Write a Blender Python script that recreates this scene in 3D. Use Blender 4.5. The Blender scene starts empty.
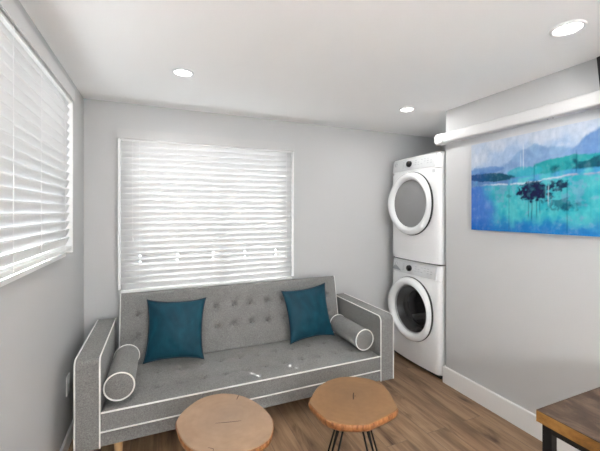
import bpy, bmesh, math, random
from mathutils import Vector, Matrix, noise
PI = math.pi
R = math.radians
random.seed(7)
scene = bpy.context.scene
col = scene.collection

# ------------------------------------------------------------------ materials
def new_mat(name):
    m = bpy.data.materials.new(name)
    m.use_nodes = True
    nt = m.node_tree
    return m, nt, nt.nodes['Principled BSDF']

def simple(name, c, rough=.5, metal=0., spec=.5, noise_amt=0., noise_scale=40., bump=0., bump_scale=300., sheen=0.):
    m, nt, b = new_mat(name)
    b.inputs['Base Color'].default_value = (*c, 1)
    b.inputs['Roughness'].default_value = rough
    b.inputs['Metallic'].default_value = metal
    b.inputs['Specular IOR Level'].default_value = spec
    if sheen:
        b.inputs['Sheen Weight'].default_value = sheen
        b.inputs['Sheen Roughness'].default_value = .4
    tc = nt.nodes.new('ShaderNodeTexCoord')
    if noise_amt:
        n = nt.nodes.new('ShaderNodeTexNoise'); n.inputs['Scale'].default_value = noise_scale
        n.inputs['Detail'].default_value = 4
        nt.links.new(tc.outputs['Object'], n.inputs['Vector'])
        r = nt.nodes.new('ShaderNodeValToRGB')
        r.color_ramp.elements[0].position = .3; r.color_ramp.elements[1].position = .7
        r.color_ramp.elements[0].color = (*[x * (1 - noise_amt) for x in c], 1)
        r.color_ramp.elements[1].color = (*[min(1, x * (1 + noise_amt)) for x in c], 1)
        nt.links.new(n.outputs['Fac'], r.inputs['Fac'])
        nt.links.new(r.outputs['Color'], b.inputs['Base Color'])
    if bump:
        n2 = nt.nodes.new('ShaderNodeTexNoise'); n2.inputs['Scale'].default_value = bump_scale
        nt.links.new(tc.outputs['Object'], n2.inputs['Vector'])
        bp = nt.nodes.new('ShaderNodeBump'); bp.inputs['Strength'].default_value = bump
        bp.inputs['Distance'].default_value = .004
        nt.links.new(n2.outputs['Fac'], bp.inputs['Height'])
        nt.links.new(bp.outputs['Normal'], b.inputs['Normal'])
    return m

def ramp(nt, fac, stops):
    r = nt.nodes.new('ShaderNodeValToRGB')
    el = r.color_ramp.elements
    while len(el) < len(stops): el.new(.5)
    for e, (p, c) in zip(el, stops):
        e.position = p; e.color = (*c, 1)
    nt.links.new(fac, r.inputs['Fac'])
    return r.outputs['Color']

def mapping(nt, out, scale=(1, 1, 1), rot=(0, 0, 0), loc=(0, 0, 0)):
    mp = nt.nodes.new('ShaderNodeMapping')
    mp.inputs['Scale'].default_value = scale; mp.inputs['Rotation'].default_value = rot
    mp.inputs['Location'].default_value = loc
    nt.links.new(out, mp.inputs['Vector'])
    return mp.outputs['Vector']

def noise_tex(nt, vec, scale, detail=4, rough=.55, dist=0.):
    n = nt.nodes.new('ShaderNodeTexNoise')
    n.inputs['Scale'].default_value = scale; n.inputs['Detail'].default_value = detail
    n.inputs['Roughness'].default_value = rough; n.inputs['Distortion'].default_value = dist
    nt.links.new(vec, n.inputs['Vector'])
    return n.outputs['Fac']

def mixc(nt, a, b, fac, mode='MIX'):
    m = nt.nodes.new('ShaderNodeMix'); m.data_type = 'RGBA'; m.blend_type = mode
    for sock, v in ((m.inputs[6], a), (m.inputs[7], b), (m.inputs[0], fac)):
        if isinstance(v, (float, int)): sock.default_value = v
        elif isinstance(v, tuple): sock.default_value = (*v, 1)
        else: nt.links.new(v, sock)
    return m.outputs[2]

M = {}
M['wall'] = simple('wall_paint', (.545, .55, .553), .75, spec=.25, bump=.04, bump_scale=180)
M['ceiling'] = simple('ceiling_paint', (.96, .96, .96), .8, spec=.2, bump=.03, bump_scale=150)
M['trim'] = simple('white_trim_paint', (.88, .88, .875), .35)
M['valance'] = simple('valance_shaded_white', (.55, .55, .55), .4)  # white valance greyed, the shade on it is put into the colour
M['white_gloss'] = simple('white_enamel', (.86, .865, .87), .22, spec=.5)
M['panel_grey'] = simple('panel_silver', (.60, .61, .62), .35, noise_amt=.03)
M['panel_print'] = simple('panel_print', (.30, .31, .33), .5)
M['black_gloss'] = simple('black_gloss', (.008, .008, .009), .15)
M['black_rubber'] = simple('black_rubber', (.02, .02, .02), .6)
M['dark_gap'] = simple('dark_plinth', (.012, .012, .012), .7)
M['steel'] = simple('drum_steel', (.55, .55, .56), .25, metal=1.)
M['grey_glass'] = simple('smoked_door_glass', (.25, .25, .255), .12, spec=.6)
M['black_metal'] = simple('black_powder_metal', (.006, .006, .006), .5, spec=.25)
M['plastic_white'] = simple('white_plastic', (.85, .85, .85), .4)
M['pipe'] = simple('white_cover_plastic', (.66, .66, .66), .45)
M['piping'] = simple('white_piping', (.86, .85, .82), .7)
M['pale_wood'] = simple('pale_leg_wood', (.62, .42, .22), .4, noise_amt=.12, noise_scale=25)
M['seam'] = simple('navy_seam', (.004, .022, .04), .7)
M['vinyl'] = simple('window_vinyl', (.85, .85, .85), .4)
M['canvas_edge'] = simple('canvas_edge', (.20, .30, .55), .8, noise_amt=.3, noise_scale=12)
M['concrete'] = simple('outside_concrete', (.62, .62, .61), .9, noise_amt=.15, noise_scale=3)
M['stucco'] = simple('outside_stucco', (.7, .68, .64), .9, noise_amt=.05, noise_scale=8)
M['crack'] = simple('crack_dark', (.05, .03, .02), .9)

def fabric_mat(name, c, lo=.55, hi=1.42):
    m, nt, b = new_mat(name)
    tc = nt.nodes.new('ShaderNodeTexCoord')
    o = tc.outputs['Object']
    n1 = noise_tex(nt, mapping(nt, o, (1, 1, 2.0)), 130, 3, .7)
    n2 = noise_tex(nt, mapping(nt, o, (2.0, 1, 1)), 140, 3, .7)
    n3 = noise_tex(nt, o, 6, 3)
    s = nt.nodes.new('ShaderNodeMath'); s.operation = 'ADD'
    nt.links.new(n1, s.inputs[0]); nt.links.new(n2, s.inputs[1])
    h = nt.nodes.new('ShaderNodeMath'); h.operation = 'MULTIPLY'; h.inputs[1].default_value = .5
    nt.links.new(s.outputs[0], h.inputs[0])
    c1 = ramp(nt, h.outputs[0], [(.34, tuple(x * lo for x in c)), (.5, c), (.66, tuple(x * hi for x in c))])
    c2 = ramp(nt, n3, [(.3, (.9, .9, .9)), (.7, (1., 1., 1.))])
    nt.links.new(mixc(nt, c1, c2, 1., 'MULTIPLY'), b.inputs['Base Color'])
    b.inputs['Roughness'].default_value = .95
    b.inputs['Specular IOR Level'].default_value = .15
    b.inputs['Sheen Weight'].default_value = .15
    bp = nt.nodes.new('ShaderNodeBump'); bp.inputs['Strength'].default_value = .35; bp.inputs['Distance'].default_value = .002
    nt.links.new(h.outputs[0], bp.inputs['Height']); nt.links.new(bp.outputs['Normal'], b.inputs['Normal'])
    return m
M['fabric'] = fabric_mat('grey_tweed', (0.2162, 0.2125, 0.2061))
M['button'] = fabric_mat('grey_tweed_button', (0.1980, 0.1935, 0.1872))

def velvet_mat():
    m, nt, b = new_mat('teal_velvet')
    tc = nt.nodes.new('ShaderNodeTexCoord')
    n = noise_tex(nt, mapping(nt, tc.outputs['Object'], (1, 1, .6)), 7, 4, .6, .6)
    c = ramp(nt, n, [(.3, (0.0013, 0.0256, 0.0461)), (.55, (0.0019, 0.0461, 0.0736)), (.75, (0.0039, 0.0736, 0.1055))])
    nt.links.new(c, b.inputs['Base Color'])
    b.inputs['Roughness'].default_value = .6
    b.inputs['Specular IOR Level'].default_value = .25
    b.inputs['Sheen Weight'].default_value = .10
    b.inputs['Sheen Tint'].default_value = (.2, .6, .75, 1)
    b.inputs['Sheen Roughness'].default_value = .35
    return m
M['velvet'] = velvet_mat()

def floor_mat():
    m, nt, b = new_mat('oak_plank_floor')
    tc = nt.nodes.new('ShaderNodeTexCoord')
    v = mapping(nt, tc.outputs['Object'], (1, 1, 1), (0, 0, R(90)))
    br = nt.nodes.new('ShaderNodeTexBrick')
    nt.links.new(v, br.inputs['Vector'])
    br.offset = .37; br.offset_frequency = 2
    br.inputs['Color1'].default_value = (0, 0, 0, 1); br.inputs['Color2'].default_value = (1, 1, 1, 1)
    br.inputs['Mortar'].default_value = (.5, .5, .5, 1)
    br.inputs['Scale'].default_value = 1; br.inputs['Mortar Size'].default_value = .0016
    br.inputs['Brick Width'].default_value = 1.22; br.inputs['Row Height'].default_value = .16
    br.inputs['Bias'].default_value = 0
    # long grain streaks along Y, shifted per plank
    add = nt.nodes.new('ShaderNodeVectorMath'); add.operation = 'MULTIPLY_ADD'
    nt.links.new(br.outputs['Color'], add.inputs[0]); add.inputs[1].default_value = (7, 13, 5)
    nt.links.new(tc.outputs['Object'], add.inputs[2])
    g1 = noise_tex(nt, mapping(nt, add.outputs[0], (13, 1.3, 1)), 1, 5, .6, .4)
    g2 = noise_tex(nt, mapping(nt, add.outputs[0], (5, 1.1, 1)), 1.6, 4, .6, .8)
    g3 = noise_tex(nt, mapping(nt, add.outputs[0], (90, 3, 1)), 1, 3, .6)
    c1 = ramp(nt, g1, [(.28, (0.1858, 0.1133, 0.0644)), (.5, (0.3328, 0.2193, 0.1342)), (.72, (0.4489, 0.3180, 0.2079))])
    c2 = ramp(nt, g2, [(.30, (.30, .23, .18)), (.44, (.84, .81, .78)), (.7, (1.15, 1.13, 1.1))])
    c3 = ramp(nt, g3, [(.3, (.82, .8, .78)), (.7, (1.05, 1.05, 1.05))])
    tone = ramp(nt, br.outputs['Color'], [(0., (.82, .80, .78)), (1., (1.12, 1.12, 1.12))])
    c = mixc(nt, c1, c2, 1., 'MULTIPLY'); c = mixc(nt, c, c3, 1., 'MULTIPLY'); c = mixc(nt, c, tone, 1., 'MULTIPLY')
    c = mixc(nt, c, (.16, .11, .075), br.outputs['Fac'])
    nt.links.new(c, b.inputs['Base Color'])
    b.inputs['Roughness'].default_value = .42
    b.inputs['Specular IOR Level'].default_value = .35
    return m
M['floor'] = floor_mat()

def slice_mat(name, cx, cy, pale, mid, dark):
    m, nt, b = new_mat(name)
    tc = nt.nodes.new('ShaderNodeTexCoord')
    v = mapping(nt, tc.outputs['Object'], (1, 1, 0), (0, 0, 0), (cx, cy, 0))
    w = nt.nodes.new('ShaderNodeTexWave'); w.wave_type = 'RINGS'; w.rings_direction = 'Z'
    w.inputs['Scale'].default_value = 9; w.inputs['Distortion'].default_value = 6
    w.inputs['Detail'].default_value = 3; w.inputs['Detail Scale'].default_value = 1.2
    nt.links.new(v, w.inputs['Vector'])
    n = noise_tex(nt, v, 4, 4, .6)
    n2 = noise_tex(nt, v, 16, 3, .6)
    g = nt.nodes.new('ShaderNodeTexGradient'); g.gradient_type = 'SPHERICAL'
    nt.links.new(mapping(nt, v, (5, 5, 1)), g.inputs['Vector'])
    c = ramp(nt, w.outputs['Fac'], [(0., tuple(.75 * a + .25 * b_ for a, b_ in zip(pale, mid))), (.6, pale), (1., pale)])
    c = mixc(nt, c, ramp(nt, n, [(.3, (.86, .84, .82)), (.7, (1.06, 1.05, 1.04))]), 1., 'MULTIPLY')
    c = mixc(nt, c, ramp(nt, n2, [(.3, (.93, .92, .9)), (.7, (1.03, 1.03, 1.03))]), 1., 'MULTIPLY')
    c = mixc(nt, c, dark, ramp(nt, g.outputs['Fac'], [(.1, (0, 0, 0)), (1., (.55, .55, .55))]))
    nt.links.new(c, b.inputs['Base Color'])
    b.inputs['Roughness'].default_value = .42
    b.inputs['Specular IOR Level'].default_value = .35
    return m
M['slice_l'] = slice_mat('tree_slice_pale', -.02, -.02, (0.3756, 0.2492, 0.1625), (0.3323, 0.2131, 0.1336), (0.2601, 0.1806, 0.1300))
M['slice_r'] = slice_mat('tree_slice_tan', -.01, -.03, (0.2534, 0.1378, 0.0608), (0.2182, 0.1142, 0.0480), (0.1549, 0.0840, 0.0384))

def bark_mat():
    m, nt, b = new_mat('bark_edge')
    tc = nt.nodes.new('ShaderNodeTexCoord')
    n = noise_tex(nt, mapping(nt, tc.outputs['Object'], (1, 1, .3)), 45, 4, .7)
    c = ramp(nt, n, [(.3, (.10, .035, .012)), (.5, (.28, .105, .03)), (.72, (.42, .19, .07))])
    nt.links.new(c, b.inputs['Base Color']); b.inputs['Roughness'].default_value = .5
    bp = nt.nodes.new('ShaderNodeBump'); bp.inputs['Strength'].default_value = .5; bp.inputs['Distance'].default_value = .004
    nt.links.new(n, bp.inputs['Height']); nt.links.new(bp.outputs['Normal'], b.inputs['Normal'])
    return m
M['bark'] = bark_mat()

def rustic_mat(name, a, bcol, c3):
    m, nt, b = new_mat(name)
    tc = nt.nodes.new('ShaderNodeTexCoord')
    n = noise_tex(nt, mapping(nt, tc.outputs['Object'], (4.5, 2.2, 4)), 3, 6, .7, .8)
    n2 = noise_tex(nt, mapping(nt, tc.outputs['Object'], (40, 4, 20)), 1, 3, .6)
    c = ramp(nt, n, [(.28, a), (.5, bcol), (.72, c3)])
    c = mixc(nt, c, ramp(nt, n2, [(.3, (.75, .72, .7)), (.7, (1.1, 1.1, 1.1))]), 1., 'MULTIPLY')
    nt.links.new(c, b.inputs['Base Color'])
    b.inputs['Roughness'].default_value = .45
    b.inputs['Specular IOR Level'].default_value = .35
    return m
M['rustic'] = rustic_mat('rustic_board', (0.0177, 0.0095, 0.0054), (0.0612, 0.0326, 0.0170), (0.1564, 0.0986, 0.0646))
M['rustic_edge'] = rustic_mat('rustic_board_edge', (0.0680, 0.0290, 0.0071), (0.2040, 0.0969, 0.0226), (0.2992, 0.1615, 0.0447))

def slat_mat():
    m = bpy.data.materials.new('blind_slat'); m.use_nodes = True
    nt = m.node_tree; nt.nodes.clear()
    out = nt.nodes.new('ShaderNodeOutputMaterial')
    d = nt.nodes.new('ShaderNodeBsdfPrincipled'); d.inputs['Base Color'].default_value = (.75, .755, .76, 1)
    d.inputs['Roughness'].default_value = .45
    t = nt.nodes.new('ShaderNodeBsdfTranslucent'); t.inputs['Color'].default_value = (.88, .88, .88, 1)
    mx = nt.nodes.new('ShaderNodeMixShader'); mx.inputs[0].default_value = .06
    nt.links.new(d.outputs[0], mx.inputs[1]); nt.links.new(t.outputs[0], mx.inputs[2])
    nt.links.new(mx.outputs[0], out.inputs['Surface'])
    return m
M['slat'] = slat_mat()

def thin_glass(name, tint=(.96, .97, .97), refl=.08):
    m = bpy.data.materials.new(name); m.use_nodes = True
    nt = m.node_tree; nt.nodes.clear()
    out = nt.nodes.new('ShaderNodeOutputMaterial')
    t = nt.nodes.new('ShaderNodeBsdfTransparent'); t.inputs['Color'].default_value = (*tint, 1)
    g = nt.nodes.new('ShaderNodeBsdfGlossy'); g.inputs['Roughness'].default_value = .03
    mx = nt.nodes.new('ShaderNodeMixShader'); mx.inputs[0].default_value = refl
    nt.links.new(t.outputs[0], mx.inputs[1]); nt.links.new(g.outputs[0], mx.inputs[2])
    nt.links.new(mx.outputs[0], out.inputs['Surface'])
    return m
M['glass'] = thin_glass('window_glass')
M['washer_glass'] = thin_glass('washer_door_glass', (.5, .5, .51), .13)

def emit(name, c, s):
    m = bpy.data.materials.new(name); m.use_nodes = True
    nt = m.node_tree; nt.nodes.clear()
    out = nt.nodes.new('ShaderNodeOutputMaterial')
    e = nt.nodes.new('ShaderNodeEmission'); e.inputs['Color'].default_value = (*c, 1); e.inputs['Strength'].default_value = s
    nt.links.new(e.outputs[0], out.inputs['Surface'])
    return m
M['lamp'] = emit('lamp_lens', (1, .98, .95), 6)
M['globe'] = emit('fill_globe_glow', (1, .99, .97), 55)  # glowing shell of the added fill lamp
M['globe'].cycles.emission_sampling = 'NONE'
M['lamp'].cycles.emission_sampling = 'NONE'

def paint_mat():
    m, nt, b = new_mat('canvas_paint')
    a = nt.nodes.new('ShaderNodeAttribute'); a.attribute_name = 'paint'
    tc = nt.nodes.new('ShaderNodeTexCoord')
    n = noise_tex(nt, mapping(nt, tc.outputs['Object'], (1, 1, .6)), 30, 4, .65)
    c = mixc(nt, a.outputs['Color'], ramp(nt, n, [(.3, (.86, .88, .9)), (.7, (1.1, 1.08, 1.06))]), 1., 'MULTIPLY')
    nt.links.new(c, b.inputs['Base Color']); b.inputs['Roughness'].default_value = .6
    b.inputs['Specular IOR Level'].default_value = .25
    return m
M['paint'] = paint_mat()

# ------------------------------------------------------------------ mesh helpers
def obj(name, bm, m, parent=None, smooth=False, angle=None, loc=None, recalc=True):
    if recalc: bmesh.ops.recalc_face_normals(bm, faces=bm.faces)
    me = bpy.data.meshes.new(name); bm.to_mesh(me); bm.free()
    if smooth:
        me.polygons.foreach_set('use_smooth', [True] * len(me.polygons))
        if angle is not None:
            me.set_sharp_from_angle(angle=R(angle))
    o = bpy.data.objects.new(name, me); col.objects.link(o)
    me.materials.append(m)
    if parent: o.parent = parent
    if loc: o.location = loc
    return o

def empty(name, loc, label, cat, rz=0., group=None):
    o = bpy.data.objects.new(name, None); col.objects.link(o)
    o.location = loc; o.rotation_euler = (0, 0, rz); o.empty_display_size = .1
    return tag(o, label, cat, group)

def tag(o, label, cat, group=None):
    o['label'] = label; o['category'] = cat
    if group: o['group'] = group
    return o

def struct(o, label=None, cat='room'):
    o['kind'] = 'structure'
    if label: o['label'] = label; o['category'] = cat
    return o

def bx(bm, x0, x1, y0, y1, z0, z1):
    v = [bm.verts.new(p) for p in ((x0, y0, z0), (x1, y0, z0), (x1, y1, z0), (x0, y1, z0), (x0, y0, z1), (x1, y0, z1), (x1, y1, z1), (x0, y1, z1))]
    for f in ((0, 3, 2, 1), (4, 5, 6, 7), (0, 1, 5, 4), (1, 2, 6, 5), (2, 3, 7, 6), (3, 0, 4, 7)):
        bm.faces.new([v[i] for i in f])
    return v

def box_bm(x0, x1, y0, y1, z0, z1, bev=0., seg=2):
    bm = bmesh.new(); bx(bm, x0, x1, y0, y1, z0, z1)
    if bev:
        bmesh.ops.bevel(bm, geom=bm.edges[:], offset=bev, segments=seg, affect='EDGES', profile=.6)
    return bm

def tube(bm, pts, r, n=8, closed=False, caps=True):
    pts = [Vector(p) for p in pts]
    rings = []
    N = len(pts)
    prev = None
    for i, p in enumerate(pts):
        if closed: t = (pts[(i + 1) % N] - pts[i - 1])
        else: t = pts[min(i + 1, N - 1)] - pts[max(i - 1, 0)]
        t.normalize()
        if prev is None:
            a = Vector((0, 0, 1)) if abs(t.z) < .9 else Vector((1, 0, 0))
            u = t.cross(a).normalized()
        else:
            u = (prev - t * prev.dot(t)).normalized()
        prev = u
        w = t.cross(u)
        rr = r[i] if isinstance(r, (list, tuple)) else r
        rings.append([bm.verts.new(p + (u * math.cos(2 * PI * k / n) + w * math.sin(2 * PI * k / n)) * rr) for k in range(n)])
    for i in range(N if closed else N - 1):
        a, b = rings[i], rings[(i + 1) % N]
        for k in range(n):
            bm.faces.new((a[k], a[(k + 1) % n], b[(k + 1) % n], b[k]))
    if caps and not closed:
        bm.faces.new(rings[0][::-1]); bm.faces.new(rings[-1])

def lathe(bm, prof, n=48, axis='z', origin=(0, 0, 0), rfun=None, cap0=False, cap1=False):
    """prof: list of (radius, height along axis)."""
    o = Vector(origin)
    rings = []
    for r, h in prof:
        ring = []
        for k in range(n):
            a = 2 * PI * k / n
            rr = r * (rfun(a, r, h) if rfun else 1)
            c, s = rr * math.cos(a), rr * math.sin(a)
            p = {'z': (c, s, h), 'y': (c, h, s), 'x': (h, c, s)}[axis]
            ring.append(bm.verts.new(o + Vector(p)))
        rings.append(ring)
    for a, b in zip(rings, rings[1:]):
        for k in range(n):
            bm.faces.new((a[k], a[(k + 1) % n], b[(k + 1) % n], b[k]))
    if cap0: bm.faces.new(rings[0])
    if cap1: bm.faces.new(rings[-1])
    return rings

def prism_x(bm, poly, x0, x1):
    a = [bm.verts.new((x0, y, z)) for y, z in poly]; b = [bm.verts.new((x1, y, z)) for y, z in poly]
    n = len(poly)
    bm.faces.new(a); bm.faces.new(b[::-1])
    for i in range(n): bm.faces.new((a[i], b[i], b[(i + 1) % n], a[(i + 1) % n]))

def smooth_closed(pts, per=6):
    out = []; n = len(pts)
    for i in range(n):
        p0, p1, p2, p3 = (Vector(pts[(i + k - 1) % n]) for k in range(4))
        for s in range(per):
            t = s / per
            out.append(.5 * ((2 * p1) + (p2 - p0) * t + (2 * p0 - 5 * p1 + 4 * p2 - p3) * t * t + (3 * p1 - p0 - 3 * p2 + p3) * t ** 3))
    return out

# ------------------------------------------------------------------ room numbers (metres)
XL, XR, YB, YE, YC, ZC = -.518, 2.22, 2.93, 2.11, -2.9, 2.284   # left wall, right wall, back wall, end of right wall, rear wall, ceiling
XA = 3.02                                                        # far side of the laundry niche
T = .14

struct(obj('floor', box_bm(XL - T, XA + T, YC - T, YB + T, -.1, 0), M['floor']))
struct(obj('ceiling', box_bm(XL - T, XA + T, YC - T, YB + T, ZC, ZC + .12), M['ceiling']))

# back wall with its window opening
BX0, BX1, BZ0, BZ1 = -.240, 1.085, .86, 2.03
bm = bmesh.new()
bx(bm, XL - T, BX0, YB, YB + T, 0, ZC); bx(bm, BX1, XA + T, YB, YB + T, 0, ZC)
bx(bm, BX0, BX1, YB, YB + T, 0, BZ0); bx(bm, BX0, BX1, YB, YB + T, BZ1, ZC)
struct(obj('wall_back', bm, M['wall']))
# left wall with its window opening
LY0, LY1, LZ0, LZ1 = .75, 2.28, 1.20, 2.12
RY0, RY1, RZ0, RZ1 = -2.5, -.3, .25, 2.1          # unseen window added in the left wall to let in more daylight
bm = bmesh.new()
bx(bm, XL - T, XL, YC - T, RY0, 0, ZC); bx(bm, XL - T, XL, RY1, LY0, 0, ZC); bx(bm, XL - T, XL, LY1, YB, 0, ZC)
bx(bm, XL - T, XL, RY0, RY1, 0, RZ0); bx(bm, XL - T, XL, RY0, RY1, RZ1, ZC)
bx(bm, XL - T, XL, LY0, LY1, 0, LZ0); bx(bm, XL - T, XL, LY0, LY1, LZ1, ZC)
struct(obj('wall_left', bm, M['wall']))
struct(obj('wall_right', box_bm(XR, XA, YC - T, YE, 0, ZC, .006), M['wall']))
struct(obj('wall_niche', box_bm(XA, XA + T, YC - T, YB, 0, ZC), M['wall']))
# rear wall behind the camera; its wide glazed door is added for daylight
DX0, DX1, DZ1 = -.3, 1.95, 2.1
bm = bmesh.new()
bx(bm, XL, DX0, YC - T, YC, 0, ZC); bx(bm, DX1, XR, YC - T, YC, 0, ZC); bx(bm, DX0, DX1, YC - T, YC, DZ1, ZC)
struct(obj('wall_rear', bm, M['wall']))
d = bpy.data.objects.new('added_door', None); col.objects.link(d); d.location = ((DX0 + DX1) / 2, YC - .07, 0); struct(d)
w2 = (DX1 - DX0) / 2
bm = bmesh.new()
for a, b_ in ((-w2, -w2 + .07), (-.05, .05), (w2 - .07, w2)): bx(bm, a, b_, -.03, .03, 0, DZ1)
bx(bm, -w2, w2, -.03, .03, 0, .08); bx(bm, -w2, w2, -.03, .03, DZ1 - .08, DZ1)
obj('door_frame', bm, M['vinyl'], d)
obj('pane', box_bm(-w2 + .07, w2 - .07, -.004, .004, .08, DZ1 - .08), M['glass'], d)

# window frames with panes (behind the blinds)
def window(name, loc, rz, w, h):
    o = bpy.data.objects.new(name, None); col.objects.link(o); o.location = loc; o.rotation_euler = (0, 0, rz); struct(o)
    bm = bmesh.new()
    for a, b_ in ((0, .045), (w / 2 - .025, w / 2 + .025), (w - .045, w)): bx(bm, a, b_, -.03, .03, 0, h)
    for a, b_ in ((0, .045), (h - .045, h)): bx(bm, 0, w, -.029, .029, a, b_)
    obj('window_frame', bm, M['vinyl'], o)
    obj('pane', box_bm(.04, w - .04, -.003, .003, .04, h - .04), M['glass'], o)
    return o
window('window_1', (BX0, YB + .10, BZ0), 0, BX1 - BX0, BZ1 - BZ0)
window('window_2', (XL - .10, LY0, LZ0), R(90), LY1 - LY0, LZ1 - LZ0)

window('added_window', (XL - .10, RY0, RZ0), R(90), RY1 - RY0, RZ1 - RZ0)  # unseen, added for its daylight

# skirting boards
def skirting(name, poly_pts, h):
    bm = bmesh.new()
    a = [bm.verts.new((x, y, 0)) for x, y in poly_pts]; b_ = [bm.verts.new((x, y, h)) for x, y in poly_pts]
    n = len(poly_pts)
    bm.faces.new(a[::-1]); top = bm.faces.new(b_)
    for i in range(n): bm.faces.new((a[i], a[(i + 1) % n], b_[(i + 1) % n], b_[i]))
    bmesh.ops.bevel(bm, geom=list(top.edges), offset=.004, segments=2, affect='EDGES')
    return struct(obj(name, bm, M['trim']))
skirting('baseboard_right', [(XR - .016, YC), (XR, YC), (XR, YE), (XA, YE), (XA, YE + .016), (XR - .016, YE + .016)], .138)
skirting('baseboard_left', [(XL, YC), (XL + .014, YC), (XL + .014, YB - .014), (XL, YB - .014)], .088)
skirting('baseboard_back', [(XL, YB - .014), (XA, YB - .014), (XA, YB), (XL, YB)], .088)

# outside: roof eave and an unseen slab added to block sun from the rear left window
struct(obj('sun_blocker', box_bm(XL - 3.2, XL - .72, YC - 1, .6, ZC + .10, ZC + .18), M['stucco']))
struct(obj('roof_eave', box_bm(XL - .7, XA + .7, YC - .7, YB + .30, ZC + .14, ZC + .22), M['stucco']))

# ------------------------------------------------------------------ ceiling lights
def ceiling_light(x, y, r, label):
    o = empty('ceiling_light', (x, y, ZC), label, 'ceiling light', group='recessed ceiling lights')
    bm = bmesh.new(); lathe(bm, [(r * .80, -.003), (r * .86, -.010), (r, -.007), (r * 1.03, 0)], 40)
    obj('trim_ring', bm, M['plastic_white'], o, True)
    bm = bmesh.new(); lathe(bm, [(0.001, -.006), (r * .5, -.0058), (r * .80, -.003)], 40)
    obj('lens', bm, M['lamp'], o, True)
    return o
ceiling_light(.135, 2.146, .062, 'round recessed ceiling light nearest the back window, in front of its left half')
ceiling_light(1.886, 2.195, .062, 'round recessed ceiling light nearest the stacked laundry machines')
ceiling_light(1.739, .940, .068, 'large round recessed ceiling light nearest the camera, above the blue painting')

# ------------------------------------------------------------------ window blinds
def blind(name, label, loc, rz, width, ztop, zbot, val, ladders, hole_slats, tilt, depth=.035):
    """local x along the blind, local +y towards the window, z world."""
    o = empty(name, loc, label, 'window blind', rz)
    vx0, vx1, vz0, vz1 = val
    bm = bmesh.new()
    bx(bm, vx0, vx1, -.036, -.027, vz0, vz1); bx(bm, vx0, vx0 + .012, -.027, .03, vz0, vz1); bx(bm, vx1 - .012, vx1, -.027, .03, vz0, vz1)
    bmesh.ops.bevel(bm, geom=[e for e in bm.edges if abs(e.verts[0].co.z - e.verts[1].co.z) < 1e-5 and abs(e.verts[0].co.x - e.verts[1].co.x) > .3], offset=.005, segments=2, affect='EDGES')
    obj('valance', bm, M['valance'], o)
    obj('headrail', box_bm(.004, width - .004, -.024, .026, vz0 - .012, vz1 - .006), M['trim'], o)
    pitch = .0462
    n = int((ztop - zbot) / pitch)
    bm = bmesh.new()
    xs = {0., width}
    for L in ladders: xs |= {L - .008, L + .008}
    xs = sorted(xs)
    K = 6; W = .052
    for i in range(n):
        zc = ztop - pitch * (i + .5)
        tl = tilt + random.uniform(-.004, .004)
        sag = random.uniform(-.0006, .0006)
        rows = []
        for k in range(K + 1):
            s = (k / K - .5)
            bow = .0035 * (1 - (2 * s) ** 2)
            # top edge towards the room (-y), bottom edge towards the glass (+y)
            yy = -s * W * math.cos(tl) - bow * math.sin(tl)
            zz = s * W * math.sin(tl) - bow * math.cos(tl) * .4
            rows.append([bm.verts.new((x, yy, zc + zz + sag)) for x in xs])
        for k in range(K):
            for j in range(len(xs) - 1):
                hole = i in hole_slats and k in (2, 3) and any(abs((xs[j] + xs[j + 1]) / 2 - L) < .001 for L in ladders)
                if not hole: bm.faces.new((rows[k][j], rows[k][j + 1], rows[k + 1][j + 1], rows[k + 1][j]))
    s = obj('slats', bm, M['slat'], o, True)
    sol = s.modifiers.new('thick', 'SOLIDIFY'); sol.thickness = .0022; sol.offset = 0
    zb = ztop - n * pitch
    obj('bottom_rail', box_bm(0, width, -.024, .024, zb - .026, zb - .004, .005), M['trim'], o)
    for L in ladders:
        bm = bmesh.new()
        tube(bm, [(L - .002, -.027, vz0 + .02), (L - .002, -.027, zb - .02)], .0008, 6)
        tube(bm, [(L + .002, .027, vz0 + .02), (L + .002, .027, zb - .02)], .0008, 6)
        obj('ladder_cord', bm, M['plastic_white'], o)
    return o, zb
b1, zb1 = blind('window_blind', 'white horizontal slat blind with valance on the back window behind the grey sofa',
      (-.270, 2.895, 0), 0, 1.405, 1.992, .83, (-.022, 1.425, 1.993, 2.068), (.135, .41, .69, .965, 1.25),
      {19, 20}, R(71))
# pull cord with tassels at each end of the back blind
for x, zt in ((.085, 1.21), (1.345, 1.02)):
    bm = bmesh.new()
    tube(bm, [(x, -.034, 1.99), (x, -.036, zt + .03)], .0010, 6)
    lathe(bm, [(.0015, zt + .032), (.0045, zt + .02), (.006, zt), (.001, zt - .002)], 12, origin=(x, -.036, 0))
    obj('pull_cord', bm, M['plastic_white'], b1, True, 40)
b2, zb2 = blind('window_blind', 'white horizontal slat blind over the left wall window at the photo left edge',
      (XL + .030, LY1 + .016, 0), R(-90), 1.57, 2.075, 1.21, (-.02, 1.585, 2.075, 2.15), (.12, .42, .72, 1.02, 1.42),
      set(), R(66))
b2.rotation_euler = (0, 0, R(90)); b2.location = (XL + .030, LY1 + .016 - 1.57, 0)
# white side strips; back pair added to imitate light leaking beside the slats
struct(obj('gap_light_strip_2', box_bm(-.287, -.272, 2.868, YB + .004, .84, 1.995, .002), M['trim']))
struct(obj('gap_light_strip_3', box_bm(1.137, 1.152, 2.868, YB + .004, .84, 1.995, .002), M['trim']))
struct(obj('trim_4', box_bm(XL - .004, XL + .056, LY1 + .018, LY1 + .034, LZ0, 2.078, .002), M['trim']))
bm = bmesh.new()
bx(bm, XL - .005, XL + .022, LY0 - .02, LY1 + .03, LZ0 - .022, LZ0 - .002)
struct(obj('trim_1', bm, M['trim']))

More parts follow.
